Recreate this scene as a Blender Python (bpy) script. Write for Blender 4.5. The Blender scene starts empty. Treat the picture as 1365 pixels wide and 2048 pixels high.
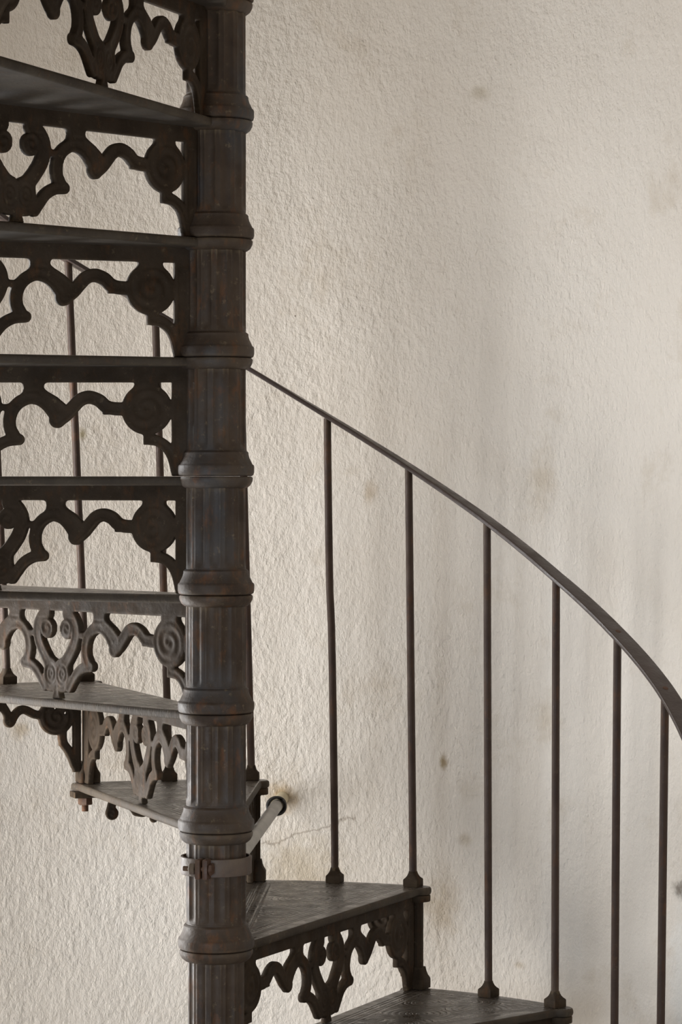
import bpy, bmesh, math, random
import numpy as np
from mathutils import Vector, Matrix

random.seed(7)
PI = math.pi
S = bpy.context.scene
COL = S.collection

# ------------------------------------------------------------------ camera
cam_d = bpy.data.cameras.new('camera')
cam = bpy.data.objects.new('camera', cam_d)
COL.objects.link(cam)
cam.location = (0.21176, -4.82399, 0.98497)
cam.rotation_euler = (PI / 2 - 0.00937, 0, 0)
cam_d.sensor_fit = 'VERTICAL'
cam_d.sensor_height = 36.0
cam_d.lens = 5700.0 / 2048.0 * 36.0
cam_d.clip_start = 0.05
S.camera = cam

# ------------------------------------------------------------------ light and exposure
S.view_settings.view_transform = 'Standard'
S.view_settings.look = 'None'
S.view_settings.gamma = 1.0
S.view_settings.use_curve_mapping = False
S.view_settings.exposure = 0.0

W = bpy.data.worlds.new('daylight')
S.world = W
W.use_nodes = True
W.node_tree.nodes['Background'].inputs[0].default_value = (1.0, 0.91, 0.78, 1)
W.node_tree.nodes['Background'].inputs[1].default_value = 0.40


def area(name, loc, target, sx, sy, power, col):
    l = bpy.data.lights.new(name, 'AREA')
    l.shape = 'RECTANGLE'
    l.size, l.size_y = sx, sy
    l.energy = power
    l.color = col
    o = bpy.data.objects.new(name, l)
    COL.objects.link(o)
    o.location = loc
    d = Vector(target) - Vector(loc)
    o.rotation_euler = d.to_track_quat('-Z', 'Y').to_euler()
    return o


area('window_daylight', (-0.965, 0.60, 0.68), (0.45, 0.05, 0.66), 0.46, 1.95, 60, (0.962, 0.966, 0.968))
area('doorway_daylight', (-0.80, -2.2, 0.20), (0.0, 0.6, 0.10), 1.0, 1.1, 22, (0.82, 0.955, 1.13))

# ------------------------------------------------------------------ measures of the stair
H = 0.2                       # rise
TH0, DEL = 0.7287, 0.40064    # angle of the first visible step's front edge, turn per step
RB = 0.826                    # balusters stand at this radius
RO = 0.846                    # outer edge of the treads
RW = 1.03                     # stairwell radius
ZF = -0.4                     # floor
AX = 0.432                    # middle of a riser panel


# ------------------------------------------------------------------ materials
def new_mat(name):
    m = bpy.data.materials.new(name)
    m.use_nodes = True
    nt = m.node_tree
    return m, nt, nt.nodes['Principled BSDF']


def N(nt, kind, **kw):
    n = nt.nodes.new(kind)
    for k, v in kw.items():
        if hasattr(n, k):
            setattr(n, k, v)
        else:
            n.inputs[k].default_value = v
    return n


def L(nt, a, b):
    nt.links.new(a, b)


def noise(nt, vec, scale, detail=4.0, rough=0.55):
    n = N(nt, 'ShaderNodeTexNoise')
    n.inputs['Scale'].default_value = scale
    n.inputs['Detail'].default_value = detail
    n.inputs['Roughness'].default_value = rough
    if vec is not None:
        L(nt, vec, n.inputs['Vector'])
    return n.outputs['Fac']


def ramp(nt, fac, stops):
    r = N(nt, 'ShaderNodeValToRGB')
    cr = r.color_ramp
    while len(cr.elements) < len(stops):
        cr.elements.new(0.5)
    for e, (p, c) in zip(cr.elements, stops):
        e.position = p
        e.color = (*c, 1) if len(c) == 3 else (c[0], c[0], c[0], 1)
    L(nt, fac, r.inputs['Fac'])
    return r.outputs['Color']


def mix(nt, fac, a, b, mode='MIX'):
    n = N(nt, 'ShaderNodeMix', data_type='RGBA', blend_type=mode)
    for sock, v in ((n.inputs['Factor'], fac), (n.inputs[6], a), (n.inputs[7], b)):
        if isinstance(v, (int, float)):
            sock.default_value = v
        elif isinstance(v, tuple):
            sock.default_value = (*v, 1)
        else:
            L(nt, v, sock)
    return n.outputs[2]


def math_n(nt, op, a, b=None, c=None):
    n = N(nt, 'ShaderNodeMath', operation=op)
    for i, v in enumerate((a, b, c)):
        if v is None:
            continue
        if isinstance(v, (int, float)):
            n.inputs[i].default_value = v
        else:
            L(nt, v, n.inputs[i])
    return n.outputs[0]


def bump(nt, height, strength, dist, normal=None):
    b = N(nt, 'ShaderNodeBump')
    b.inputs['Strength'].default_value = strength
    b.inputs['Distance'].default_value = dist
    L(nt, height, b.inputs['Height'])
    if normal is not None:
        L(nt, normal, b.inputs['Normal'])
    return b.outputs['Normal']


def scaled(nt, vec, s):
    m = N(nt, 'ShaderNodeVectorMath', operation='MULTIPLY')
    L(nt, vec, m.inputs[0])
    m.inputs[1].default_value = s
    return m.outputs[0]


def iron(name, base, brown, rust_amt, blue_amt, pale_amt, rough=0.5, spec=0.45, tread=False, rust=(0.135, 0.052, 0.016)):
    m, nt, bs = new_mat(name)
    geo = N(nt, 'ShaderNodeNewGeometry')
    pos = geo.outputs['Position']
    c = mix(nt, ramp(nt, noise(nt, pos, 14), [(0.35, (0,)), (0.65, (1,))]), base, brown)
    blue = ramp(nt, noise(nt, scaled(nt, pos, (1.0, 1.0, 0.6)), 9, 5), [(0.56 - 0.1 * blue_amt, (0,)), (0.70 - 0.1 * blue_amt, (1,))])
    c = mix(nt, math_n(nt, 'MULTIPLY', blue, blue_amt), c, (0.050, 0.052, 0.055))
    rs = ramp(nt, noise(nt, scaled(nt, pos, (1.0, 1.0, 0.45)), 42, 8, 0.65), [(0.55, (0,)), (0.68, (1,))])
    c = mix(nt, math_n(nt, 'MULTIPLY', rs, rust_amt), c, rust)
    pale = ramp(nt, noise(nt, pos, 75, 6, 0.7), [(0.60, (0,)), (0.70, (1,))])
    edge = ramp(nt, geo.outputs['Pointiness'], [(0.53, (0,)), (0.60, (1,))])
    patch = ramp(nt, noise(nt, pos, 25, 5), [(0.42, (0,)), (0.62, (1,))])
    e2 = math_n(nt, 'MULTIPLY', edge, patch)
    pf = math_n(nt, 'MAXIMUM', math_n(nt, 'MULTIPLY', pale, 0.7), e2)
    c = mix(nt, math_n(nt, 'MULTIPLY', pf, pale_amt), c, (0.17, 0.125, 0.075))
    L(nt, c, bs.inputs['Base Color'])
    rr = ramp(nt, noise(nt, pos, 30, 5), [(0.3, (rough - 0.12,)), (0.7, (rough + 0.15,))])
    L(nt, rr, bs.inputs['Roughness'])
    bs.inputs['Specular IOR Level'].default_value = spec
    nrm = bump(nt, noise(nt, pos, 160, 4, 0.6), 0.35, 0.002)
    nrm = bump(nt, noise(nt, pos, 45, 3), 0.25, 0.004, nrm)
    if tread:
        sx = N(nt, 'ShaderNodeSeparateXYZ')
        L(nt, geo.outputs['True Normal'], sx.inputs[0])
        flat = ramp(nt, sx.outputs['Z'], [(0.80, (0,)), (0.97, (1,))])
        rr = mix(nt, flat, (0.72, 0.72, 0.72), rr)
        L(nt, rr, bs.inputs['Roughness'])
        L(nt, math_n(nt, 'ADD', math_n(nt, 'MULTIPLY', flat, 0.42), 0.2), bs.inputs['Specular IOR Level'])
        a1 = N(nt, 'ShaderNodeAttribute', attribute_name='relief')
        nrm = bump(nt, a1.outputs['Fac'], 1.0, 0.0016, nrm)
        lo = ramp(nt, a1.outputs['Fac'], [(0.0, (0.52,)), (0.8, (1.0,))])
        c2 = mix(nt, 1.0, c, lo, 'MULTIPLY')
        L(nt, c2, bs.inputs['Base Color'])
    L(nt, nrm, bs.inputs['Normal'])
    return m


M_PANEL = iron('cast_iron_panel', (0.027, 0.018, 0.011), (0.046, 0.032, 0.021), 0.26, 0.08, 0.45, 0.74, 0.12)
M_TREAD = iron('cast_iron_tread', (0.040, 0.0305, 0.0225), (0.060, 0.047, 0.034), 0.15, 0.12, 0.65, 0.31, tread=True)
M_COLUMN = iron('cast_iron_column', (0.034, 0.021, 0.013), (0.064, 0.043, 0.028), 0.5, 0.6, 0.9, 0.60, 0.28)
M_BAR = iron('wrought_iron_bar', (0.042, 0.025, 0.018), (0.060, 0.037, 0.026), 0.35, 0.0, 0.3, 0.52, 0.25)
M_RAIL = iron('handrail_iron', (0.038, 0.024, 0.019), (0.050, 0.032, 0.026), 0.08, 0.0, 0.12, 0.40)
M_RUST = iron('rusty_fixing', (0.045, 0.020, 0.010), (0.080, 0.034, 0.015), 0.7, 0.0, 0.3, 0.65)
M_CLAMP = iron('clamp_iron', (0.070, 0.048, 0.037), (0.090, 0.064, 0.049), 0.25, 0.1, 0.5, 0.6)


def simple(name, col, rough, bump_scale=60, var=0.15):
    m, nt, bs = new_mat(name)
    geo = N(nt, 'ShaderNodeNewGeometry')
    n = noise(nt, geo.outputs['Position'], 20, 5)
    c = mix(nt, ramp(nt, n, [(0.35, (0,)), (0.7, (1,))]), col, tuple(v * (1 - var * 2) for v in col))
    L(nt, c, bs.inputs['Base Color'])
    bs.inputs['Roughness'].default_value = rough
    L(nt, bump(nt, noise(nt, geo.outputs['Position'], bump_scale), 0.3, 0.002), bs.inputs['Normal'])
    return m


M_PIPE = simple('painted_pipe', (0.36, 0.34, 0.31), 0.45)
M_SLEEVE = simple('cream_sleeve', (0.52, 0.45, 0.30), 0.6)
M_CABLE = simple('black_cable', (0.012, 0.010, 0.009), 0.45)
M_FLOOR = simple('stone_floor', (0.36, 0.33, 0.29), 0.8, 30)


def plaster():
    m, nt, bs = new_mat('limewashed_plaster')
    geo = N(nt, 'ShaderNodeNewGeometry')
    pos = geo.outputs['Position']
    big = noise(nt, scaled(nt, pos, (1, 1, 0.7)), 2.2, 4)
    c = mix(nt, ramp(nt, big, [(0.35, (0,)), (0.7, (1,))]), (0.70, 0.648, 0.582), (0.66, 0.600, 0.528))
    dirt = ramp(nt, noise(nt, pos, 7.5, 8, 0.68), [(0.57, (0,)), (0.78, (1,))])
    c = mix(nt, math_n(nt, 'MULTIPLY', dirt, 0.55), c, (0.47, 0.39, 0.29))
    fine = ramp(nt, noise(nt, scaled(nt, pos, (1, 1, 0.5)), 60, 6, 0.7), [(0.62, (0,)), (0.80, (1,))])
    c = mix(nt, math_n(nt, 'MULTIPLY', fine, 0.5), c, (0.50, 0.43, 0.34))
    # pin-head specks of dirt
    v = N(nt, 'ShaderNodeTexVoronoi')
    v.inputs['Scale'].default_value = 16
    L(nt, pos, v.inputs['Vector'])
    spk = ramp(nt, v.outputs['Distance'], [(0.020, (1,)), (0.042, (0,))])
    keep = ramp(nt, noise(nt, pos, 5, 2), [(0.50, (0,)), (0.60, (1,))])
    c = mix(nt, math_n(nt, 'MULTIPLY', math_n(nt, 'MULTIPLY', spk, keep), 0.75), c, (0.14, 0.09, 0.05))

    def stain_or_reveal(c, centre, r0, r1, col, amt, ns=30, squash=(1, 1, 1)):
        d = N(nt, 'ShaderNodeVectorMath', operation='SUBTRACT')
        L(nt, pos, d.inputs[0])
        d.inputs[1].default_value = centre
        sc = scaled(nt, d.outputs[0], squash)
        ln = N(nt, 'ShaderNodeVectorMath', operation='LENGTH')
        L(nt, sc, ln.inputs[0])
        w = math_n(nt, 'ADD', ln.outputs['Value'], math_n(nt, 'MULTIPLY', math_n(nt, 'SUBTRACT', noise(nt, pos, ns, 6, 0.65), 0.5), r1 * 1.3))
        f = N(nt, 'ShaderNodeMapRange', interpolation_type='SMOOTHSTEP')
        f.inputs['From Min'].default_value = r0
        f.inputs['From Max'].default_value = r1
        f.inputs['To Min'].default_value = amt
        f.inputs['To Max'].default_value = 0
        L(nt, w, f.inputs['Value'])
        return mix(nt, f.outputs[0], c, col)
    for args in STAINS_AND_REVEAL:
        c = stain_or_reveal(c, *args)
    # hairline crack right of the pipe
    k0, k1 = wall_point(505, 1698), wall_point(712, 1632)
    sp = N(nt, 'ShaderNodeSeparateXYZ')
    L(nt, pos, sp.inputs[0])
    u = math_n(nt, 'DIVIDE', math_n(nt, 'SUBTRACT', sp.outputs['X'], k0.x), k1.x - k0.x)
    zc = math_n(nt, 'MULTIPLY_ADD', u, k1.z - k0.z, k0.z)
    wob = math_n(nt, 'MULTIPLY', math_n(nt, 'SUBTRACT', noise(nt, pos, 28, 6, 0.6), 0.5), 0.045)
    dd = math_n(nt, 'ABSOLUTE', math_n(nt, 'ADD', math_n(nt, 'SUBTRACT', sp.outputs['Z'], zc), wob))
    inr = math_n(nt, 'MULTIPLY', math_n(nt, 'GREATER_THAN', u, 0.0), math_n(nt, 'LESS_THAN', u, 1.0))
    ck = math_n(nt, 'MULTIPLY', ramp(nt, dd, [(0.0003, (1,)), (0.0013, (0,))]), inr)
    c = mix(nt, math_n(nt, 'MULTIPLY', ck, 0.55), c, (0.20, 0.14, 0.09))
    L(nt, c, bs.inputs['Base Color'])
    bs.inputs['Roughness'].default_value = 0.62
    bs.inputs['Specular IOR Level'].default_value = 0.35
    # trowelled lumps, patches of rougher render, brush drag
    rough_patch = ramp(nt, noise(nt, pos, 3.4, 4), [(0.34, (0.30,)), (0.66, (1.0,))])
    h1 = noise(nt, scaled(nt, pos, (1, 1, 0.70)), 78, 5, 0.60)
    h2 = noise(nt, scaled(nt, pos, (1, 1, 0.55)), 150, 4, 0.65)
    h3 = noise(nt, pos, 11, 3)
    pits = ramp(nt, noise(nt, pos, 24, 4), [(0.30, (0,)), (0.42, (1,))])
    hh = math_n(nt, 'MULTIPLY', math_n(nt, 'ADD', h1, math_n(nt, 'MULTIPLY', pits, 0.12)), rough_patch)
    nrm = bump(nt, h3, 0.3, 0.012)
    nrm = bump(nt, hh, 0.8, 0.0075, nrm)
    nrm = bump(nt, h2, 0.7, 0.0028, nrm)
    nrm = bump(nt, noise(nt, scaled(nt, pos, (1, 1, 0.7)), 240, 3, 0.6), 0.5, 0.0012, nrm)
    L(nt, nrm, bs.inputs['Normal'])
    return m


def wall_point(px, py, r=RW):
    """where the line of sight of a photo pixel meets the curved wall"""
    p = -0.00937
    dx, dz = (px - 682.5) / 5700.0, -(py - 1024.0) / 5700.0
    d = Vector((dx, math.cos(p) - dz * math.sin(p), math.sin(p) + dz * math.cos(p)))
    o = Vector(cam.location)
    a = d.x ** 2 + d.y ** 2
    b = 2 * (o.x * d.x + o.y * d.y)
    c = o.x ** 2 + o.y ** 2 - r * r
    t = (-b + math.sqrt(b * b - 4 * a * c)) / (2 * a)
    return o + d * t


PIPE_END = wall_point(565, 1596)
STAINS_AND_REVEAL = [(tuple(PIPE_END), 0.006, 0.045, (0.36, 0.24, 0.10), 0.75, 40, (1, 1, 1)),
          (tuple(wall_point(600, 1735)), 0.0, 0.13, (0.42, 0.33, 0.20), 0.55, 30, (1, 1, 1.3)),
          (tuple(wall_point(888, 1525)), 0.0, 0.014, (0.30, 0.22, 0.12), 0.9, 90, (1, 1, 0.6)),
          (tuple(wall_point(1362, 1778)), 0.002, 0.028, (0.10, 0.07, 0.04), 0.95, 70, (1, 1, 1)),
          (tuple(wall_point(1085, 960)), 0.0, 0.05, (0.50, 0.42, 0.32), 0.6, 40, (1, 1, 0.6)),
          (tuple(wall_point(740, 985)), 0.0, 0.022, (0.44, 0.35, 0.25), 0.7, 60, (1, 1, 0.6)),
          (tuple(wall_point(885, 1815)), 0.0, 0.06, (0.46, 0.37, 0.26), 0.6, 40, (1, 1, 0.7)),
          (tuple(wall_point(165, 868)), 0.0, 0.014, (0.32, 0.26, 0.14), 0.8, 80, (1, 1, 0.8)),
          (tuple(wall_point(960, 185)), 0.0, 0.035, (0.46, 0.40, 0.31), 0.7, 50, (1, 1, 1.6)),
          (tuple(wall_point(1362, 1960)), 0.010, 0.045, (0.72, 0.70, 0.66), 0.7, 30, (1, 1, 0.22)),  # pale edge of a wall reveal, painted into the wall colour
          (tuple(wall_point(1095, 1440)), 0.0, 0.05, (0.50, 0.42, 0.32), 0.55, 40, (1, 1, 0.7)),
          (tuple(wall_point(930, 1680)), 0.0, 0.022, (0.44, 0.36, 0.26), 0.6, 60, (1, 1, 1)),
          (tuple(wall_point(1040, 1930)), 0.0, 0.018, (0.42, 0.34, 0.24), 0.6, 70, (1, 1, 1.6)),
          (tuple(wall_point(40, 1460)), 0.0, 0.03, (0.40, 0.30, 0.18), 0.6, 60, (1, 1, 1))]
M_WALL = plaster()


# ------------------------------------------------------------------ object helpers
def link(name, me, mat, parent=None):
    o = bpy.data.objects.new(name, me)
    COL.objects.link(o)
    if mat is not None and not me.materials:
        me.materials.append(mat)
    if parent is not None:
        o.parent = parent
    return o


def smooth(me, on=True):
    me.polygons.foreach_set('use_smooth', [on] * len(me.polygons))
    return me


def from_bm(name, bm, sm=False):
    bmesh.ops.recalc_face_normals(bm, faces=bm.faces)
    me = bpy.data.meshes.new(name)
    bm.to_mesh(me)
    bm.free()
    if sm:
        smooth(me)
        me.set_sharp_from_angle(angle=math.radians(38))
    return me


def empty(name, loc, rz=0.0):
    o = bpy.data.objects.new(name, None)
    COL.objects.link(o)
    o.empty_display_size = 0.05
    o.location = loc
    o.rotation_euler = (0, 0, rz)
    return o


def tag(o, label, cat, group=None):
    o['label'] = label
    o['category'] = cat
    if group:
        o['group'] = group
    return o


def structure(o):
    o['kind'] = 'structure'
    return o


def add_box(bm, c, s, rot=None, bevel=0.0):
    g = bmesh.ops.create_cube(bm, size=1.0)
    bmesh.ops.scale(bm, vec=s, verts=g['verts'])
    if bevel:
        es = list({e for v in g['verts'] for e in v.link_edges})
        r = bmesh.ops.bevel(bm, geom=es, offset=bevel, segments=2, affect='EDGES', profile=0.6)
        vs = list({v for f in r['faces'] for v in f.verts} | {v for v in g['verts'] if v.is_valid})
    else:
        vs = g['verts']
    if rot is not None:
        bmesh.ops.rotate(bm, cent=(0, 0, 0), matrix=rot, verts=vs)
    bmesh.ops.translate(bm, vec=c, verts=vs)
    return vs


def add_lathe(bm, prof, n=64, radius=None, closed_ends=True, centre=(0, 0)):
    """prof: list of (r, z); radius(phi, r, z) may modulate"""
    rings = []
    for r, z in prof:
        ring = []
        for k in range(n):
            a = 2 * PI * k / n
            rr = radius(a, r, z) if radius else r
            ring.append(bm.verts.new((centre[0] + rr * math.cos(a), centre[1] + rr * math.sin(a), z)))
        rings.append(ring)
    for a, b in zip(rings, rings[1:]):
        for k in range(n):
            bm.faces.new((a[k], a[(k + 1) % n], b[(k + 1) % n], b[k]))
    if closed_ends:
        bm.faces.new(rings[0][::-1])
        bm.faces.new(rings[-1])


def add_tube(bm, pts, r, n=16, caps=True):
    pts = [Vector(p) for p in pts]
    rings = []
    up = Vector((0.31, 0.17, 0.93)).normalized()
    prev = None
    for i, p in enumerate(pts):
        t = (pts[min(i + 1, len(pts) - 1)] - pts[max(i - 1, 0)]).normalized()
        x = prev if prev is not None else (up.cross(t) if abs(up.dot(t)) < 0.95 else Vector((1, 0, 0)).cross(t))
        x = (x - t * x.dot(t)).normalized()
        prev = x
        y = t.cross(x)
        rings.append([bm.verts.new(p + x * (r * math.cos(2 * PI * k / n)) + y * (r * math.sin(2 * PI * k / n))) for k in range(n)])
    for a, b in zip(rings, rings[1:]):
        for k in range(n):
            bm.faces.new((a[k], a[(k + 1) % n], b[(k + 1) % n], b[k]))
    if caps:
        bm.faces.new(rings[0][::-1])
        bm.faces.new(rings[-1])


# ------------------------------------------------------------------ cast plates: outline as a distance field, meshed with rounded edges
def cap(X, Y, pts, r):
    """distance to a chain of capsules; r a number or one radius per point"""
    d = np.full(X.shape, 9.0)
    rs = r if isinstance(r, (list, tuple)) else [r] * len(pts)
    for (x0, y0), (x1, y1), r0, r1 in zip(pts, pts[1:], rs, rs[1:]):
        vx, vy = x1 - x0, y1 - y0
        t = np.clip(((X - x0) * vx + (Y - y0) * vy) / (vx * vx + vy * vy), 0, 1)
        d = np.minimum(d, np.hypot(X - x0 - t * vx, Y - y0 - t * vy) - (r0 + (r1 - r0) * t))
    return d


def box2(X, Y, x0, x1, y0, y1):
    dx = np.maximum(x0 - X, X - x1)
    dy = np.maximum(y0 - Y, Y - y1)
    return np.minimum(np.maximum(dx, dy), 0) + np.hypot(np.maximum(dx, 0), np.maximum(dy, 0))


def circ(X, Y, x, y, r):
    return np.hypot(X - x, Y - y) - r


def smin(a, b, k=0.005):
    h = np.clip(0.5 + 0.5 * (b - a) / k, 0, 1)
    return b * (1 - h) + a * h - k * h * (1 - h)


def catmull(pts, n=5):
    P = [np.array(p, float) for p in pts]
    P = [2 * P[0] - P[1]] + P + [2 * P[-1] - P[-2]]
    out = []
    for i in range(1, len(P) - 2):
        for k in range(n):
            t = k / n
            out.append(tuple(0.5 * (2 * P[i] + (P[i + 1] - P[i - 1]) * t + (2 * P[i - 1] - 5 * P[i] + 4 * P[i + 1] - P[i + 2]) * t * t
                                    + (3 * P[i] - P[i - 1] - 3 * P[i + 1] + P[i + 2]) * t ** 3)))
    out.append(tuple(P[-2]))
    return out


def plate(name, x0, x1, y0, y1, step, sdf, thick, bev, relief=None, mapping=None, attr=None, both=True):
    """closed mesh of a casting; mapping(x, y, h) -> xyz arrays"""
    nx, ny = int(round((x1 - x0) / step)) + 1, int(round((y1 - y0) / step)) + 1
    xs, ys = x0 + np.arange(nx) * step, y0 + np.arange(ny) * step
    X, Y = np.meshgrid(xs, ys, indexing='ij')
    D = sdf(X, Y)
    D = np.where(np.abs(D) < step * 0.02, step * 0.02 * np.where(D < 0, -1, 1), D)
    ins = D < 0
    vx, vy, vd = [], [], []
    cid = np.full((nx, ny), -1, int)
    ii, jj = np.nonzero(ins)
    cid[ii, jj] = np.arange(len(ii))
    vx = list(X[ii, jj]); vy = list(Y[ii, jj]); vd = list(D[ii, jj])
    ecache = {}

    def ev(i, j, k, l):
        key = (i, j, k, l) if (i, j) < (k, l) else (k, l, i, j)
        if key not in ecache:
            a, b = D[i, j], D[k, l]
            t = a / (a - b)
            ecache[key] = len(vx)
            vx.append(X[i, j] + t * (X[k, l] - X[i, j]))
            vy.append(Y[i, j] + t * (Y[k, l] - Y[i, j]))
            vd.append(0.0)
        return ecache[key]
    cnt = ins[:-1, :-1].astype(int) + ins[1:, :-1] + ins[1:, 1:] + ins[:-1, 1:]
    faces = []
    fi, fj = np.nonzero(cnt == 4)
    for i, j in zip(fi.tolist(), fj.tolist()):
        faces.append((cid[i, j], cid[i + 1, j], cid[i + 1, j + 1], cid[i, j + 1]))
    rim = []
    bi, bj = np.nonzero((cnt > 0) & (cnt < 4))
    for i, j in zip(bi.tolist(), bj.tolist()):
        cs = [(i, j), (i + 1, j), (i + 1, j + 1), (i, j + 1)]
        poly, kinds = [], []
        for k in range(4):
            a, b = cs[k], cs[(k + 1) % 4]
            if ins[a]:
                poly.append(cid[a]); kinds.append(0)
            if ins[a] != ins[b]:
                poly.append(ev(*a, *b)); kinds.append(1 if ins[a] else 2)
        faces.append(tuple(poly))
        for k in range(len(poly)):
            if kinds[k] == 1 and kinds[(k + 1) % len(poly)] == 2:
                rim.append((poly[k], poly[(k + 1) % len(poly)]))
    vx, vy, vd = np.array(vx), np.array(vy), np.array(vd)
    q = np.clip(bev + vd, 0, bev)
    h = thick / 2 - bev + np.sqrt(np.maximum(bev * bev - q * q, 0))
    r = relief(vx, vy, vd) if relief else 0.0
    top = h + r
    bot = -(h + r) if both else -h
    n = len(vx)
    mp = mapping or (lambda x, y, z: (x, y, z))
    A = np.stack(mp(vx, vy, top), 1)
    B = np.stack(mp(vx, vy, bot), 1)
    verts = np.concatenate([A, B])
    F = [tuple(int(v) for v in f) for f in faces]
    F += [tuple(int(v) + n for v in f[::-1]) for f in faces]
    F += [(int(b), int(a), int(a) + n, int(b) + n) for a, b in rim]
    me = bpy.data.meshes.new(name)
    me.from_pydata(verts.tolist(), [], F)
    me.update()
    bm = bmesh.new()
    bm.from_mesh(me)
    bmesh.ops.recalc_face_normals(bm, faces=bm.faces)
    bm.to_mesh(me)
    bm.free()
    if attr:
        a = me.attributes.new('relief', 'FLOAT', 'POINT')
        vals = attr(vx, vy, vd)
        a.data.foreach_set('value', np.concatenate([vals, np.ones(n)]).astype(np.float32))
    smooth(me)
    me.set_sharp_from_angle(angle=math.radians(50))
    return me


def spiral(x, y, cx, cy, R, pitch, amp, hand=1, phase=0.0):
    dx, dy = x - cx, y - cy
    r = np.hypot(dx, dy)
    w = np.clip((R - r) / (0.2 * R), 0, 1)
    return amp * w * np.cos(2 * PI * r / pitch - hand * np.arctan2(dy, dx) + phase)


# --- riser panel: u along the radius, t downwards from the tread's top
T_BAND = 0.041


def riser_sdf(U, T):
    s = np.abs(U - AX)
    d = box2(U, T, AX - 0.386, AX + 0.386, 0.010, T_BAND)
    d = np.minimum(d, box2(s, T, 0.357, 0.386, 0.010, 0.1995))
    # scroll medallion beside the bar, hung from the band
    med = circ(s, T, 0.315, 0.0865, 0.0430)
    med = smin(med, box2(s, T, 0.294, 0.336, 0.03, 0.055), 0.006)
    d = smin(d, med, 0.004)
    arm = cap(s, T, catmull([(0.318, 0.1375), (0.333, 0.140), (0.348, 0.150), (0.358, 0.166), (0.364, 0.187)]), 0.0092)
    arm = np.minimum(arm, box2(s, T, 0.309, 0.322, 0.124, 0.1465))
    d = smin(d, arm, 0.004)
    # small wave
    hump = cap(s, T, catmull([(0.276, 0.0860), (0.257, 0.0850), (0.245, 0.0810), (0.234, 0.0715), (0.2180, 0.0660), (0.203, 0.0700), (0.1915, 0.081), (0.180, 0.094), (0.168, 0.1035)]), 0.0112)
    hump = np.minimum(hump, box2(s, T, 0.240, 0.275, 0.0765, 0.0955))
    hump = np.minimum(hump, cap(s, T, [(0.140, 0.066), (0.156, 0.076), (0.170, 0.088), (0.166, 0.100)], [0.0120, 0.0125, 0.0125, 0.011]))
    d = smin(d, hump, 0.0015)
    # arch with its ball end
    arch = cap(s, T, catmull([(0.089, 0.132), (0.083, 0.118), (0.0825, 0.102), (0.088, 0.086), (0.100, 0.0735), (0.117, 0.067), (0.134, 0.0705), (0.147, 0.080), (0.157, 0.093), (0.164, 0.1025)]), 0.0106)
    d = smin(d, arch, 0.0015)
    d = np.minimum(d, circ(s, T, 0.163, 0.1045, 0.0138))
    d = smin(d, box2(s, T, 0.106, 0.140, 0.03, 0.064), 0.008)
    # foot of the arch and the arm running in to the lyre
    foot = cap(s, T, [(0.088, 0.129), (0.0990, 0.1395)], [0.0100, 0.0065])
    foot = np.minimum(foot, cap(s, T, catmull([(0.098, 0.1375), (0.078, 0.140), (0.060, 0.1495), (0.047, 0.164), (0.036, 0.178)]), 0.0096))
    d = smin(d, foot, 0.003)
    d = smin(d, cap(s, T, [(0.056, 0.083), (0.088, 0.083)], 0.0055), 0.004)
    # lyre
    stem = cap(s, T, catmull([(0.030, 0.046), (0.044, 0.053), (0.054, 0.067), (0.0555, 0.084), (0.049, 0.102), (0.037, 0.119), (0.024, 0.135), (0.016, 0.152)]), [0.0126] * 35 + [0.0140])
    stem = np.minimum(stem, circ(s, T, 0.0285, 0.073, 0.0185))
    stem = np.minimum(stem, box2(s, T, 0.0265, 0.042, 0.03, 0.062))
    d = smin(d, stem, 0.004)
    mass = np.hypot((s - 0.014) / 0.024, (T - 0.157) / 0.031) - 1
    d = smin(d, mass * 0.024, 0.006)
    d = smin(d, cap(s, T, [(0.020, 0.165), (0.0215, 0.1765)], 0.0105), 0.003)
    d = smin(d, np.maximum(s - (0.0085 + np.clip(T - 0.186, 0, 1) * 0.35), np.maximum(T - 0.1995, 0.16 - T)), 0.002)
    return d


def riser_relief(u, t, d):
    s = np.abs(u - AX)
    r = spiral(s, t, 0.315, 0.0865, 0.041, 0.0180, 0.0011, 1, 0.4)
    r = r + spiral(s, t, 0.0285, 0.073, 0.019, 0.0130, 0.0009, -1, 0.0)
    e = np.hypot((s - 0.0165) / 0.8, t - 0.155)
    r = r + 0.0008 * np.clip((0.024 - e) / 0.004, 0, 1) * np.cos(2 * PI * e / 0.0105)
    band = (d < -0.0055) & (t > T_BAND + 0.012) & (np.hypot(s - 0.315, t - 0.0865) > 0.0435)
    r = r - 0.0009 * np.clip((-0.0055 - d) / 0.002, 0, 1) * band
    return r


ME_RISER = plate('riser_panel', 0.04, 0.826, 0.006, 0.202, 0.0020, riser_sdf, 0.0125, 0.0025, riser_relief,
                 mapping=lambda x, y, h: (x, h, -y))


# --- side panel under the outer edge: w along the edge from the step's own post, t downwards
CH = 2 * RB * math.sin(DEL / 2)


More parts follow.
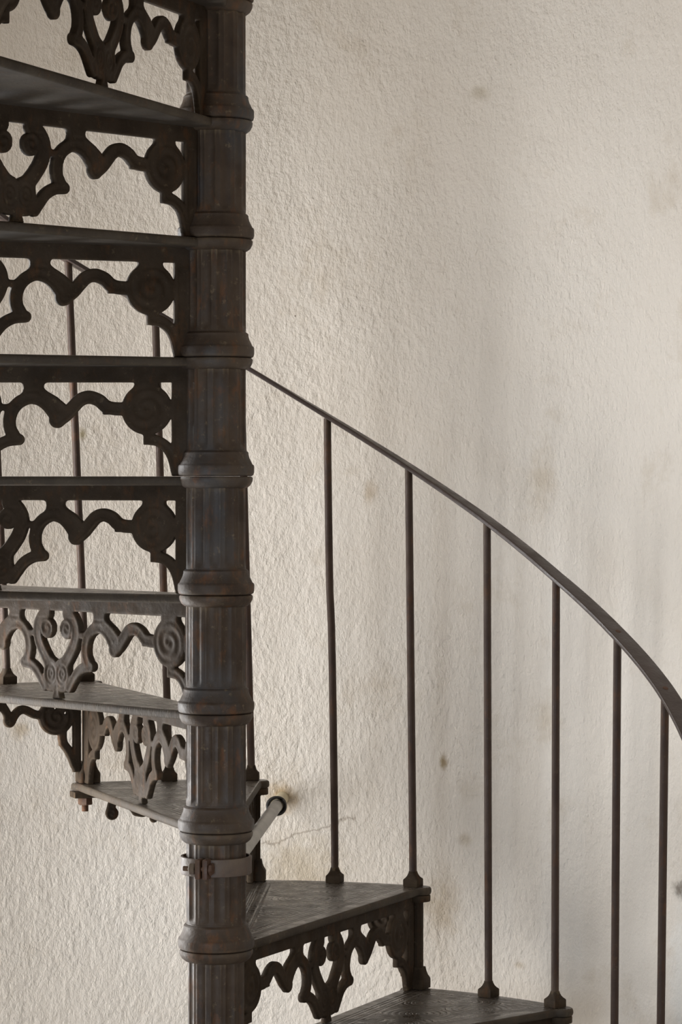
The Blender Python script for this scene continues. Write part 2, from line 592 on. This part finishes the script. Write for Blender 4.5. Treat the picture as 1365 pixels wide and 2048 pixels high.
def side_sdf(Wd, T):
    d = box2(Wd, T, 0.010, CH - 0.012, 0.012, 0.030)
    d = np.minimum(d, box2(Wd, T, 0.010, 0.026, 0.012, 0.178))
    med = smin(circ(Wd, T, 0.060, 0.068, 0.036), box2(Wd, T, 0.042, 0.078, 0.02, 0.045), 0.006)
    d = smin(d, med, 0.004)
    d = smin(d, cap(Wd, T, catmull([(0.047, 0.098), (0.0465, 0.112), (0.044, 0.122), (0.036, 0.133), (0.028, 0.148), (0.022, 0.164)]), 0.0085), 0.003)
    d = np.minimum(d, box2(Wd, T, 0.040, 0.054, 0.100, 0.1255))
    d = smin(d, cap(Wd, T, catmull([(0.092, 0.064), (0.106, 0.061), (0.122, 0.053), (0.133, 0.052), (0.143, 0.058), (0.151, 0.070)]), 0.0085), 0.003)
    d = smin(d, circ(Wd, T, 0.157, 0.073, 0.0125), 0.003)
    d = smin(d, cap(Wd, T, catmull([(0.157, 0.070), (0.166, 0.052), (0.180, 0.036), (0.195, 0.050), (0.212, 0.062), (0.228, 0.060)]), 0.0085), 0.004)
    d = smin(d, cap(Wd, T, [(0.176, 0.03), (0.190, 0.058), (0.193, 0.074)], 0.0085), 0.004)
    d = smin(d, cap(Wd, T, catmull([(0.228, 0.058), (0.243, 0.044), (0.258, 0.034)]), 0.0085), 0.003)
    d = smin(d, cap(Wd, T, catmull([(0.258, 0.03), (0.274, 0.040), (0.280, 0.060)]), 0.0085), 0.003)
    d = smin(d, circ(Wd, T, 0.276, 0.062, 0.0130), 0.003)
    # small holes bored through the medallion
    d = np.maximum(d, 0.0036 - np.hypot(Wd - 0.062, T - 0.050))
    d = np.maximum(d, 0.0030 - np.hypot(Wd - 0.041, T - 0.061))
    return d


def side_relief(w, t, d):
    return spiral(w, t, 0.060, 0.068, 0.036, 0.0150, 0.0015, -1, 0.4) + spiral(w, t, 0.276, 0.062, 0.013, 0.010, 0.001)


# panel lies along the chord from own post to the next: local frame of the step (x radial along the front edge)
P0 = np.array([RB, 0.0]); P1 = np.array([RB * math.cos(DEL), RB * math.sin(DEL)])
E1 = (P1 - P0) / np.linalg.norm(P1 - P0)
NO = np.array([E1[1], -E1[0]])


def side_map(w, t, h):
    bow = 0.016 * (1 - ((w - CH / 2) / (CH / 2)) ** 2)
    q = h + bow
    return P0[0] + E1[0] * w + NO[0] * q, P0[1] + E1[1] * w + NO[1] * q, -t


ME_SIDE = plate('side_panel', 0.004, CH, 0.008, 0.186, 0.0022, side_sdf, 0.010, 0.0028, side_relief, mapping=side_map)

# --- tread plate
cd, sd = math.cos(DEL), math.sin(DEL)
LUG_F = (RB + 0.004, -0.013)
LUG_B = (RB * cd - 0.004 * sd + 0.004 * cd, RB * sd + 0.004 * cd + 0.004 * sd)
TT = 0.0155


def tread_parts(X, Y):
    d1 = -0.021 - Y
    d2 = (-X * sd + Y * cd) - 0.019
    d3 = np.hypot(X, Y) - RO
    return d1, d2, d3


def tread_sdf(X, Y):
    d1, d2, d3 = tread_parts(X, Y)
    d = np.maximum(np.maximum(d1, d2), d3)
    d = np.maximum(d, 0.03 - X)
    d = smin(d, circ(X, Y, *LUG_F, 0.0225), 0.004)
    d = smin(d, circ(X, Y, *LUG_B, 0.0235), 0.004)
    return d


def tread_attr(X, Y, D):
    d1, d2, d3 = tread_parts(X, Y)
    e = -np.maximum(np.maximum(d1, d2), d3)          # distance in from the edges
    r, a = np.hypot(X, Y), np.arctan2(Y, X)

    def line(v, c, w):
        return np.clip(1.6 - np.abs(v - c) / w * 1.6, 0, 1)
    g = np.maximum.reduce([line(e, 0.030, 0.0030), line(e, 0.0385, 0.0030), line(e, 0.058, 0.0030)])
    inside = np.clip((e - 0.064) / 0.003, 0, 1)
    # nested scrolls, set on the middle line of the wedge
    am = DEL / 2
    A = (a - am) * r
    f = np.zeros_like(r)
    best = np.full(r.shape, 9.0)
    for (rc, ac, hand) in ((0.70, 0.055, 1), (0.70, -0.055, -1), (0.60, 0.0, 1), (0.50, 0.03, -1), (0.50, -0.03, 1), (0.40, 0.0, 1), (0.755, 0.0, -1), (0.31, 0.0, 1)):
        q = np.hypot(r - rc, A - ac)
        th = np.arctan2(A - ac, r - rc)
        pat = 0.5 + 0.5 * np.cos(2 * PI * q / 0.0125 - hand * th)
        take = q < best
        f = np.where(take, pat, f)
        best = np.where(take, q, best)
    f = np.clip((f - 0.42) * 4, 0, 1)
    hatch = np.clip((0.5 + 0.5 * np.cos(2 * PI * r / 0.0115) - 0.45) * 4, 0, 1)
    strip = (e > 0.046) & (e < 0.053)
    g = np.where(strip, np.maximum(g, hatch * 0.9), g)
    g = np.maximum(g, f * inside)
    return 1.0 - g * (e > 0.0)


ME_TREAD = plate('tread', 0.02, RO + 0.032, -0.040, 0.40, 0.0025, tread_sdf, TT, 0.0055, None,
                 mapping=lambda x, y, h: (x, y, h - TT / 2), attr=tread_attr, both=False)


# --- smaller castings of a step
def hub_mesh():
    bm = bmesh.new()
    add_lathe(bm, [(0.030, -0.020), (0.0495, -0.020), (0.0535, -0.0190), (0.0585, -0.0150), (0.0618, -0.0085), (0.0625, -0.0035), (0.0612, -0.0010), (0.0590, 0.0), (0.030, 0.0)], 72)
    return from_bm('hub_ring', bm, True)


def lug_mesh():
    bm = bmesh.new()
    add_lathe(bm, [(0.0195, -0.0285), (0.0205, -0.0272), (0.0205, -0.0172), (0.0195, -0.0160)], 32, centre=LUG_F)
    return from_bm('corner_lug', bm, True)


def washer_mesh():
    bm = bmesh.new()
    rz = Matrix.Rotation(DEL, 3, 'Z')
    add_box(bm, (LUG_B[0], LUG_B[1], -0.0225), (0.040, 0.044, 0.012), rz, 0.0018)
    return from_bm('corner_washer', bm)


def hex_prism(bm, c, r, h, rot=0.0, axis=None, bev=0.0015):
    vs0 = []
    prof = [(r - bev, -h / 2), (r, -h / 2 + bev), (r, h / 2 - bev), (r - bev, h / 2)]
    rings = []
    for rr, z in prof:
        rings.append([bm.verts.new((rr * math.cos(rot + k * PI / 3), rr * math.sin(rot + k * PI / 3), z)) for k in range(6)])
    for a, b in zip(rings, rings[1:]):
        for k in range(6):
            bm.faces.new((a[k], a[(k + 1) % 6], b[(k + 1) % 6], b[k]))
    bm.faces.new(rings[0][::-1]); bm.faces.new(rings[-1])
    vs = [v for r_ in rings for v in r_]
    if axis is not None:
        bmesh.ops.rotate(bm, cent=(0, 0, 0), matrix=Vector((0, 0, 1)).rotation_difference(Vector(axis)).to_matrix(), verts=vs)
    bmesh.ops.translate(bm, vec=c, verts=vs)


BOLT = (RB * cd + 0.001, RB * sd + 0.001)


def nut_mesh():
    bm = bmesh.new()
    hex_prism(bm, (BOLT[0], BOLT[1], -0.0355), 0.0150, 0.0145, 0.3)
    return from_bm('nut', bm)


def bolt_mesh():
    bm = bmesh.new()
    prof = []
    z = -0.056
    prof.append((0.0055, z))
    while z < -0.0435:
        prof += [(0.0062, z + 0.0004), (0.0069, z + 0.0010)]
        z += 0.0016
    prof.append((0.0065, -0.042))
    add_lathe(bm, prof, 20, centre=BOLT)
    return from_bm('bolt_end', bm, True)


# spacer post between the tread below and this tread, at the front outer corner
SP = (RB + 0.006, -0.0065)


def post_mesh():
    bm = bmesh.new()

    def rad(a, r, z):
        return r - 0.0013 * (0.5 + 0.5 * math.cos(8 * a)) if -0.158 < z < -0.032 else r
    zs = np.linspace(-0.157, -0.033, 8)
    add_lathe(bm, [(0.0135, -0.176), (0.0125, -0.160)] + [(0.0118, z) for z in zs] + [(0.0125, -0.031), (0.0130, -0.0285)], 48, rad, centre=SP)
    return from_bm('spacer_post', bm, True)


def post_base_mesh():
    bm = bmesh.new()
    add_loft_square(bm, [(0.0205, -0.1995), (0.0215, -0.1985), (0.0215, -0.1820), (0.0205, -0.1790), (0.0175, -0.1740), (0.0150, -0.1670), (0.0135, -0.1580)], SP, 0.35, (1.0, 1.0))
    return from_bm('post_base', bm, True)


def add_loft_square(bm, prof, c, corner=0.25, asp=(1, 1), n=6):
    """rounded-square sections; corner 0 = square, 1 = round; may be a list per section"""
    rings = []
    for k, (r, z) in enumerate(prof):
        cr = corner[k] if isinstance(corner, list) else corner
        ring = []
        cc = max(cr * r, 1e-5)
        for q in range(4):
            sx, sy = ((1, 1), (-1, 1), (-1, -1), (1, -1))[q]
            for t in range(n + 1):
                a = q * PI / 2 + (t / n) * PI / 2
                ring.append(bm.verts.new((c[0] + asp[0] * (sx * (r - cc) + cc * math.cos(a)), c[1] + asp[1] * (sy * (r - cc) + cc * math.sin(a)), z)))
        rings.append(ring)
    m = len(rings[0])
    for a, b in zip(rings, rings[1:]):
        for k in range(m):
            bm.faces.new((a[k], a[(k + 1) % m], b[(k + 1) % m], b[k]))
    bm.faces.new(rings[0][::-1]); bm.faces.new(rings[-1])


ME_HUB, ME_LUG, ME_WASH, ME_NUT, ME_BOLT, ME_POST, ME_PBASE = hub_mesh(), lug_mesh(), washer_mesh(), nut_mesh(), bolt_mesh(), post_mesh(), post_base_mesh()


# ------------------------------------------------------------------ the room
def wall_mesh():
    """curved back wall with straight cheeks and one tall window opening in the left cheek"""
    bm = bmesh.new()
    path = [(RW, -2.2), (RW, -1.6), (RW, -1.0), (RW, -0.5)]
    n = 120
    path += [(RW * math.cos(PI * k / n), RW * math.sin(PI * k / n)) for k in range(n + 1)]
    path += [(-RW, -0.08), (-RW, -0.5)]
    zs = (ZF, WZ0, WZ1, 2.75)

    def opening(k):
        m = math.degrees(math.atan2(path[k][1] + path[k + 1][1], path[k][0] + path[k + 1][0])) % 360
        return WA0 < m < WA1
    inner, outer = [], []
    for x, y in path:
        s = (RW + 0.22) / RW
        inner.append([bm.verts.new((x, y, z)) for z in zs])
        outer.append([bm.verts.new((x * s, y * s if y > 0 else y, z)) for z in zs])
    m = len(path)
    for k in range(m - 1):
        for j in range(3):
            if j == 1 and opening(k):
                continue
            for g in (inner, outer):
                bm.faces.new((g[k][j], g[k][j + 1], g[k + 1][j + 1], g[k + 1][j]))
        for j in ((0, 3) if not opening(k) else (0, 1, 2, 3)):
            bm.faces.new((inner[k][j], inner[k + 1][j], outer[k + 1][j], outer[k][j]))
    op = [k for k in range(m - 1) if opening(k)]
    for k in (op[0], op[-1] + 1):
        bm.faces.new((inner[k][1], inner[k][2], outer[k][2], outer[k][1]))
    for k in (0, m - 1):
        for j in range(3):
            bm.faces.new((inner[k][j], inner[k][j + 1], outer[k][j + 1], outer[k][j]))
    return from_bm('wall_back', bm, True)


WZ0, WZ1, WA0, WA1 = -0.36, 1.72, 134.5, 162.0
structure(link('wall_back', wall_mesh(), M_WALL))
bm = bmesh.new()
add_box(bm, (0, -1.3, ZF - 0.05), (2 * RW + 0.5, 5.4, 0.1))
structure(link('floor', from_bm('floor', bm), M_FLOOR))
bm = bmesh.new()
add_box(bm, (0, -0.7, 2.80), (2 * RW + 0.5, 4.2, 0.1))
structure(link('ceiling', from_bm('ceiling', bm), M_WALL))


# ------------------------------------------------------------------ newel column
def segment_mesh(z0, z1, r, twist):
    """fluted drum with a bell base standing on the hub of the step below"""
    bm = bmesh.new()
    nfl = 12
    fz0, fz1 = 0.046, (z1 - z0) - 0.004

    def rad(a, rr, z):
        if z < fz0 - 1e-6:
            return rr
        ph = ((a + twist) * nfl / (2 * PI)) % 1.0
        dpt = 0.0
        if 0.18 < ph < 0.82:
            q = (ph - 0.18) / 0.64
            dpt = 0.0036 * math.sin(PI * q) ** 0.7
        else:
            q = ((ph + 0.18) % 1.0) / 0.36
            dpt = 0.0007 * math.sin(PI * q) ** 2
        fade = min(1.0, (z - fz0) / 0.010)
        return rr - dpt * fade
    k = r / 0.0508
    base = [(0.030, 0.0006), (0.0605, 0.0006), (0.0635, 0.0025), (0.0648, 0.007), (0.0648, 0.0165), (0.0640, 0.0190), (0.0618, 0.0205), (0.0612, 0.0220),
            (0.0592, 0.0260), (0.0568, 0.0310), (0.0556, 0.0355), (0.0552, 0.0375), (0.0552, 0.0400), (0.0535, 0.0420), (0.0508, 0.0435), (0.0504, 0.0455)]
    prof = [(a * k if i else a, b) for i, (a, b) in enumerate(base)]
    for z in (0.046, 0.049, 0.052, 0.056, 0.060):
        prof.append((r, z))
    for z in np.linspace(0.075, fz1 - 0.01, 5):
        prof.append((r, float(z)))
    prof += [(r, fz1), (0.030, fz1)]
    add_lathe(bm, prof, 240, rad)
    bmesh.ops.translate(bm, vec=(0, 0, z0), verts=bm.verts)
    return from_bm('column_segment', bm, True)


newel = tag(empty('newel_column', (0, 0, ZF)), 'fluted dark cast-iron newel column the winding steps turn around, built of collared drums', 'column')
for i in range(-1, 11):
    me = segment_mesh((i - 1) * H - ZF, i * H - 0.0155 - ZF, 0.0485 if i == 1 else 0.0508, TH0 + DEL * i + 0.15)
    link('column_segment', me, M_COLUMN, newel)

# ------------------------------------------------------------------ steps
STEP_LABELS = {
    -1: 'cast-iron winder step just below the photo, carrying the two rightmost balusters',
    0: 'lowest visible cast-iron step at bottom right, patterned tread running out of the frame',
    1: 'cast-iron step right of the column, dark patterned tread over a lyre riser',
    2: 'cast-iron step behind the column, white pipe passing under its right corner',
    3: 'cast-iron step left of the column with pale worn tread, two balusters at its back',
    4: 'cast-iron step left of the column, whole lyre riser below it standing on the pale tread',
    5: 'cast-iron step seen edge-on left of the column, fifth tread edge from the top',
    6: 'cast-iron step left of the column, its edge level with the handrail meeting the column',
    7: 'cast-iron step left of the column, third tread edge from the top',
    8: 'cast-iron step at upper left, underside slanting down to the column, highest full tread',
    9: 'topmost cast-iron step, only its riser showing in the upper left corner',
}
PARTS = (('tread', ME_TREAD, M_TREAD, None), ('hub_ring', ME_HUB, M_COLUMN, None), ('riser_panel', ME_RISER, M_PANEL, None), ('side_panel', ME_SIDE, M_PANEL, None),
         ('corner_lug', ME_LUG, M_PANEL, None), ('spacer_post', ME_POST, M_PANEL, 'post_base'), ('corner_washer', ME_WASH, M_PANEL, 'nut'))
for i in range(-1, 10):
    e = empty('stair_step', (0, 0, i * H), TH0 + DEL * i)
    tag(e, STEP_LABELS[i], 'stair step', 'winding cast-iron steps')
    for nm, me, mt, sub in PARTS:
        o = link(nm, me, mt, e)
        if sub == 'post_base':
            link('post_base', ME_PBASE, M_PANEL, o)
        elif sub == 'nut':
            link('nut', ME_NUT, M_RUST, o)['label'] = 'rusty hexagonal nut'
            link('bolt_end', ME_BOLT, M_RUST, o)['label'] = 'rusty threaded bolt end'

# ------------------------------------------------------------------ balusters and handrail
RX, RY, RR, HR = -0.02094, -0.05322, 0.85273, 0.81931
_ks = [-3, -1, -0.5, 0, 0.5, 1, 1.5, 2, 2.4, 2.8, 3.1, 3.6, 10]
_dz = [0.004, 0.003, -0.003, -0.0048, 0.0006, 0.002, 0.003, 0.005, 0.0085, 0.008, 0.004, 0.002, 0.0]


def rail_pt(k, dz=0.0):
    th = TH0 + DEL * k
    return Vector((RX + RR * math.cos(th), RY + RR * math.sin(th), H * k + HR + float(np.interp(k, _ks, _dz)) + dz))


RAIL_W, RAIL_T = 0.036, 0.0085
BAL_LABELS = {
    -1: 'rightmost slim iron baluster under the handrail, its foot below the frame',
    -0.5: 'slim iron baluster second from the right, small rust spot on it, foot below the frame',
    0: 'slim iron baluster on the right corner of the lowest visible tread, third from the right',
    0.5: 'slim iron baluster standing mid-edge on the lowest visible tread, fourth from the right',
    1: 'slim iron baluster on the right corner of the tread right of the column',
    1.5: 'slightly kinked iron baluster standing mid-edge on the tread right of the column',
    2: 'iron baluster hugging the right side of the column, standing above the white pipe',
    2.5: 'iron baluster seen just left of the column through the openwork risers',
    3: 'iron baluster left of the column whose top reaches the handrail behind the openwork risers',
    3.5: 'iron baluster at the far left edge standing on the pale worn tread',
}


def baluster(k):
    fl = math.floor(k + 1e-6)
    fr = k - fl
    th = TH0 + DEL * (fl + (0.493 if fr > 0.1 else 0))
    base = Vector((RB * math.cos(th), RB * math.sin(th), fl * H))
    e = empty('baluster', base, th)
    lab = BAL_LABELS.get(k)
    tag(e, lab or 'slim iron baluster of the upper steps, outside the photo beyond its left edge', 'baluster',
        'balusters under the curving handrail' if lab else 'balusters of the upper steps out of frame')
    bm = bmesh.new()
    add_loft_square(bm, [(0.0148, 0.0003), (0.0152, 0.0012), (0.0152, 0.0135), (0.0146, 0.0150), (0.0118, 0.0180), (0.0100, 0.0215), (0.0088, 0.0260), (0.0082, 0.0300)],
                    (0, 0), [0.08, 0.08, 0.08, 0.10, 0.25, 0.5, 0.8, 1.0])
    link('base_block', from_bm('base_block', bm, True), M_PANEL, e)
    top = rail_pt(k if fr < 0.1 else fl + 0.493, -RAIL_T * 0.5)
    R = Matrix.Rotation(-th, 3, 'Z')
    tl = R @ (top - base)
    pts = [Vector((0, 0, 0.028)), None]
    bm = bmesh.new()
    p0 = Vector((0, 0, 0.026))
    n = 26
    path = []
    for q in range(n + 1):
        t = q / n
        p = p0.lerp(tl, t)
        if k == 1.5:                        # this bar has been bent
            b = math.exp(-((t - 0.545) / 0.05) ** 2) * 0.0012 + (0.0016 if t < 0.545 else -0.0010) * min(1, abs(t - 0.545) / 0.08) * (1 - abs(2 * t - 1) ** 4)
            p += (R @ Vector((1, 0, 0))) * b
        path.append(p)
    add_tube(bm, path, 0.0074, 20)
    link('rod', from_bm('rod', bm, True), M_BAR, e)
    return e


ks = [k * 0.5 for k in range(-2, 20)]
for k in ks:
    baluster(k)


def rail_mesh():
    bm = bmesh.new()
    prof = []
    hw, ht = RAIL_W / 2, RAIL_T / 2
    for sx, sz in ((1, 1), (-1, 1), (-1, -1), (1, -1)):
        for a in np.linspace(0, PI / 2, 4):
            q = {(1, 1): 0, (-1, 1): PI / 2, (-1, -1): PI, (1, -1): 1.5 * PI}[(sx, sz)]
            rr = 0.0022
            prof.append((sx * (hw - rr) + rr * math.cos(a + q), sz * (ht - rr) + rr * math.sin(a + q)))
    rings = []
    for k in np.linspace(-2.0, 9.7, 240):
        th = TH0 + DEL * k
        p = rail_pt(k)
        t = (rail_pt(k + 0.02) - rail_pt(k - 0.02)).normalized()
        out = Vector((math.cos(th), math.sin(th), 0))
        up = out.cross(t).normalized()
        if up.z < 0:
            up = -up
        rings.append([bm.verts.new(p + out * a + up * b) for a, b in prof])
    m = len(prof)
    for a, b in zip(rings, rings[1:]):
        for q in range(m):
            bm.faces.new((a[q], a[(q + 1) % m], b[(q + 1) % m], b[q]))
    bm.faces.new(rings[0]); bm.faces.new(rings[-1][::-1])
    return from_bm('handrail', bm, True)


rail = empty('handrail', (0, 0, 0))
tag(rail, 'dark flat iron handrail curving down from behind the column to the right edge', 'handrail')
link('rail_bar', rail_mesh(), M_RAIL, rail)
for k in (-1, -0.507):
    bm = bmesh.new()
    add_lathe(bm, [(0.0052, -0.001), (0.0052, 0.0004), (0.0040, 0.0009), (0.001, 0.0011)], 20)
    th = TH0 + DEL * k
    out = Vector((math.cos(th), math.sin(th), 0))
    t = (rail_pt(k + 0.02) - rail_pt(k - 0.02)).normalized()
    up = out.cross(t).normalized()
    if up.z < 0:
        up = -up
    sc = link('screw_head', from_bm('screw_head', bm, True), M_RUST, rail)
    sc.matrix_local = Matrix.Translation(rail_pt(k) + up * (RAIL_T / 2)) @ up.to_track_quat('Z', 'Y').to_matrix().to_4x4()

# ------------------------------------------------------------------ clamp on the column and the pipe to the wall
ZC = 0.343
clamp = tag(empty('column_clamp', (0, 0, ZC)), 'brown two-eared iron clamp band bolted round the column below the white pipe', 'clamp')
AE = math.radians(-90 - 17)              # where the ears stand


def band_mesh():
    bm = bmesh.new()
    ri, ro, hh = 0.0560, 0.0605, 0.0148
    n = 96
    a0, a1 = AE + 0.07, AE + 2 * PI - 0.07
    rings = []
    for k in range(n + 1):
        a = a0 + (a1 - a0) * k / n
        c, s = math.cos(a), math.sin(a)
        rings.append([bm.verts.new((r * c, r * s, z)) for r, z in ((ri, -hh), (ro - 0.0008, -hh), (ro, -hh + 0.0008), (ro, hh - 0.0008), (ro - 0.0008, hh), (ri, hh))])
    for a, b in zip(rings, rings[1:]):
        for q in range(6):
            bm.faces.new((a[q], a[(q + 1) % 6], b[(q + 1) % 6], b[q]))
    bm.faces.new(rings[0]); bm.faces.new(rings[-1][::-1])
    return from_bm('band', bm, True)


link('band', band_mesh(), M_CLAMP, clamp)
er = Vector((math.cos(AE), math.sin(AE), 0))
et = Vector((-math.sin(AE), math.cos(AE), 0))
rz = Matrix.Rotation(AE, 3, 'Z')
for sgn in (-1, 1):
    bm = bmesh.new()
    add_box(bm, er * 0.0660 + et * (sgn * 0.0066), (0.022, 0.0100, 0.034), rz, 0.0035)
    link('ear', from_bm('ear', bm, True), M_RUST, clamp)['label'] = 'rusty clamp ear'
bm = bmesh.new()
add_tube(bm, [er * 0.0675 - et * 0.034, er * 0.0675 + et * 0.012], 0.0042, 16)
link('bolt', from_bm('bolt', bm, True), M_RUST, clamp)
bm = bmesh.new()
hex_prism(bm, er * 0.0675 - et * 0.0180, 0.0105, 0.0105, 0.2, axis=et)
link('nut', from_bm('nut', bm), M_CLAMP, clamp)
bm = bmesh.new()
hex_prism(bm, er * 0.0675 + et * 0.0150, 0.0105, 0.0065, 0.4, axis=et)
link('bolt_head', from_bm('bolt_head', bm), M_RUST, clamp)

A0 = Vector((0.030, 0.050, ZC - 0.004))
dirp = (PIPE_END - A0).normalized()
pipe = tag(empty('wall_pipe', A0), 'greyish white pipe running from behind the column into the plaster wall', 'pipe')
bm = bmesh.new()
add_tube(bm, [A0 * 0 + dirp * (t * (PIPE_END - A0).length) for t in np.linspace(0.0, 0.93, 12)], 0.0122, 28)
link('tube', from_bm('tube', bm, True), M_PIPE, pipe)
bm = bmesh.new()
ln = (PIPE_END - A0).length
add_tube(bm, [dirp * (ln * 0.86), dirp * (ln + 0.02)], 0.0132, 28)
link('sleeve', from_bm('sleeve', bm, True), M_SLEEVE, pipe)['label'] = 'cream end sleeve set in the wall'

# black wire wound round the pipe near the wall
wire = tag(empty('wire_loop', A0 + dirp * (ln * 0.845)), 'black wire loop wound round the white pipe close to the wall', 'wire')
bm = bmesh.new()
q1 = dirp.orthogonal().normalized()
q2 = dirp.cross(q1)
pts = []
for k in range(70):
    a = 2 * PI * k / 32
    rr = 0.0165 + 0.0016 * math.sin(a * 1.3)
    pts.append(q1 * (rr * math.cos(a)) + q2 * (rr * math.sin(a)) + dirp * (0.016 * k / 70 + 0.011 * math.sin(a + 0.6)))
add_tube(bm, pts, 0.0030, 10)
link('wire_coil', from_bm('wire_coil', bm, True), M_CABLE, wire)
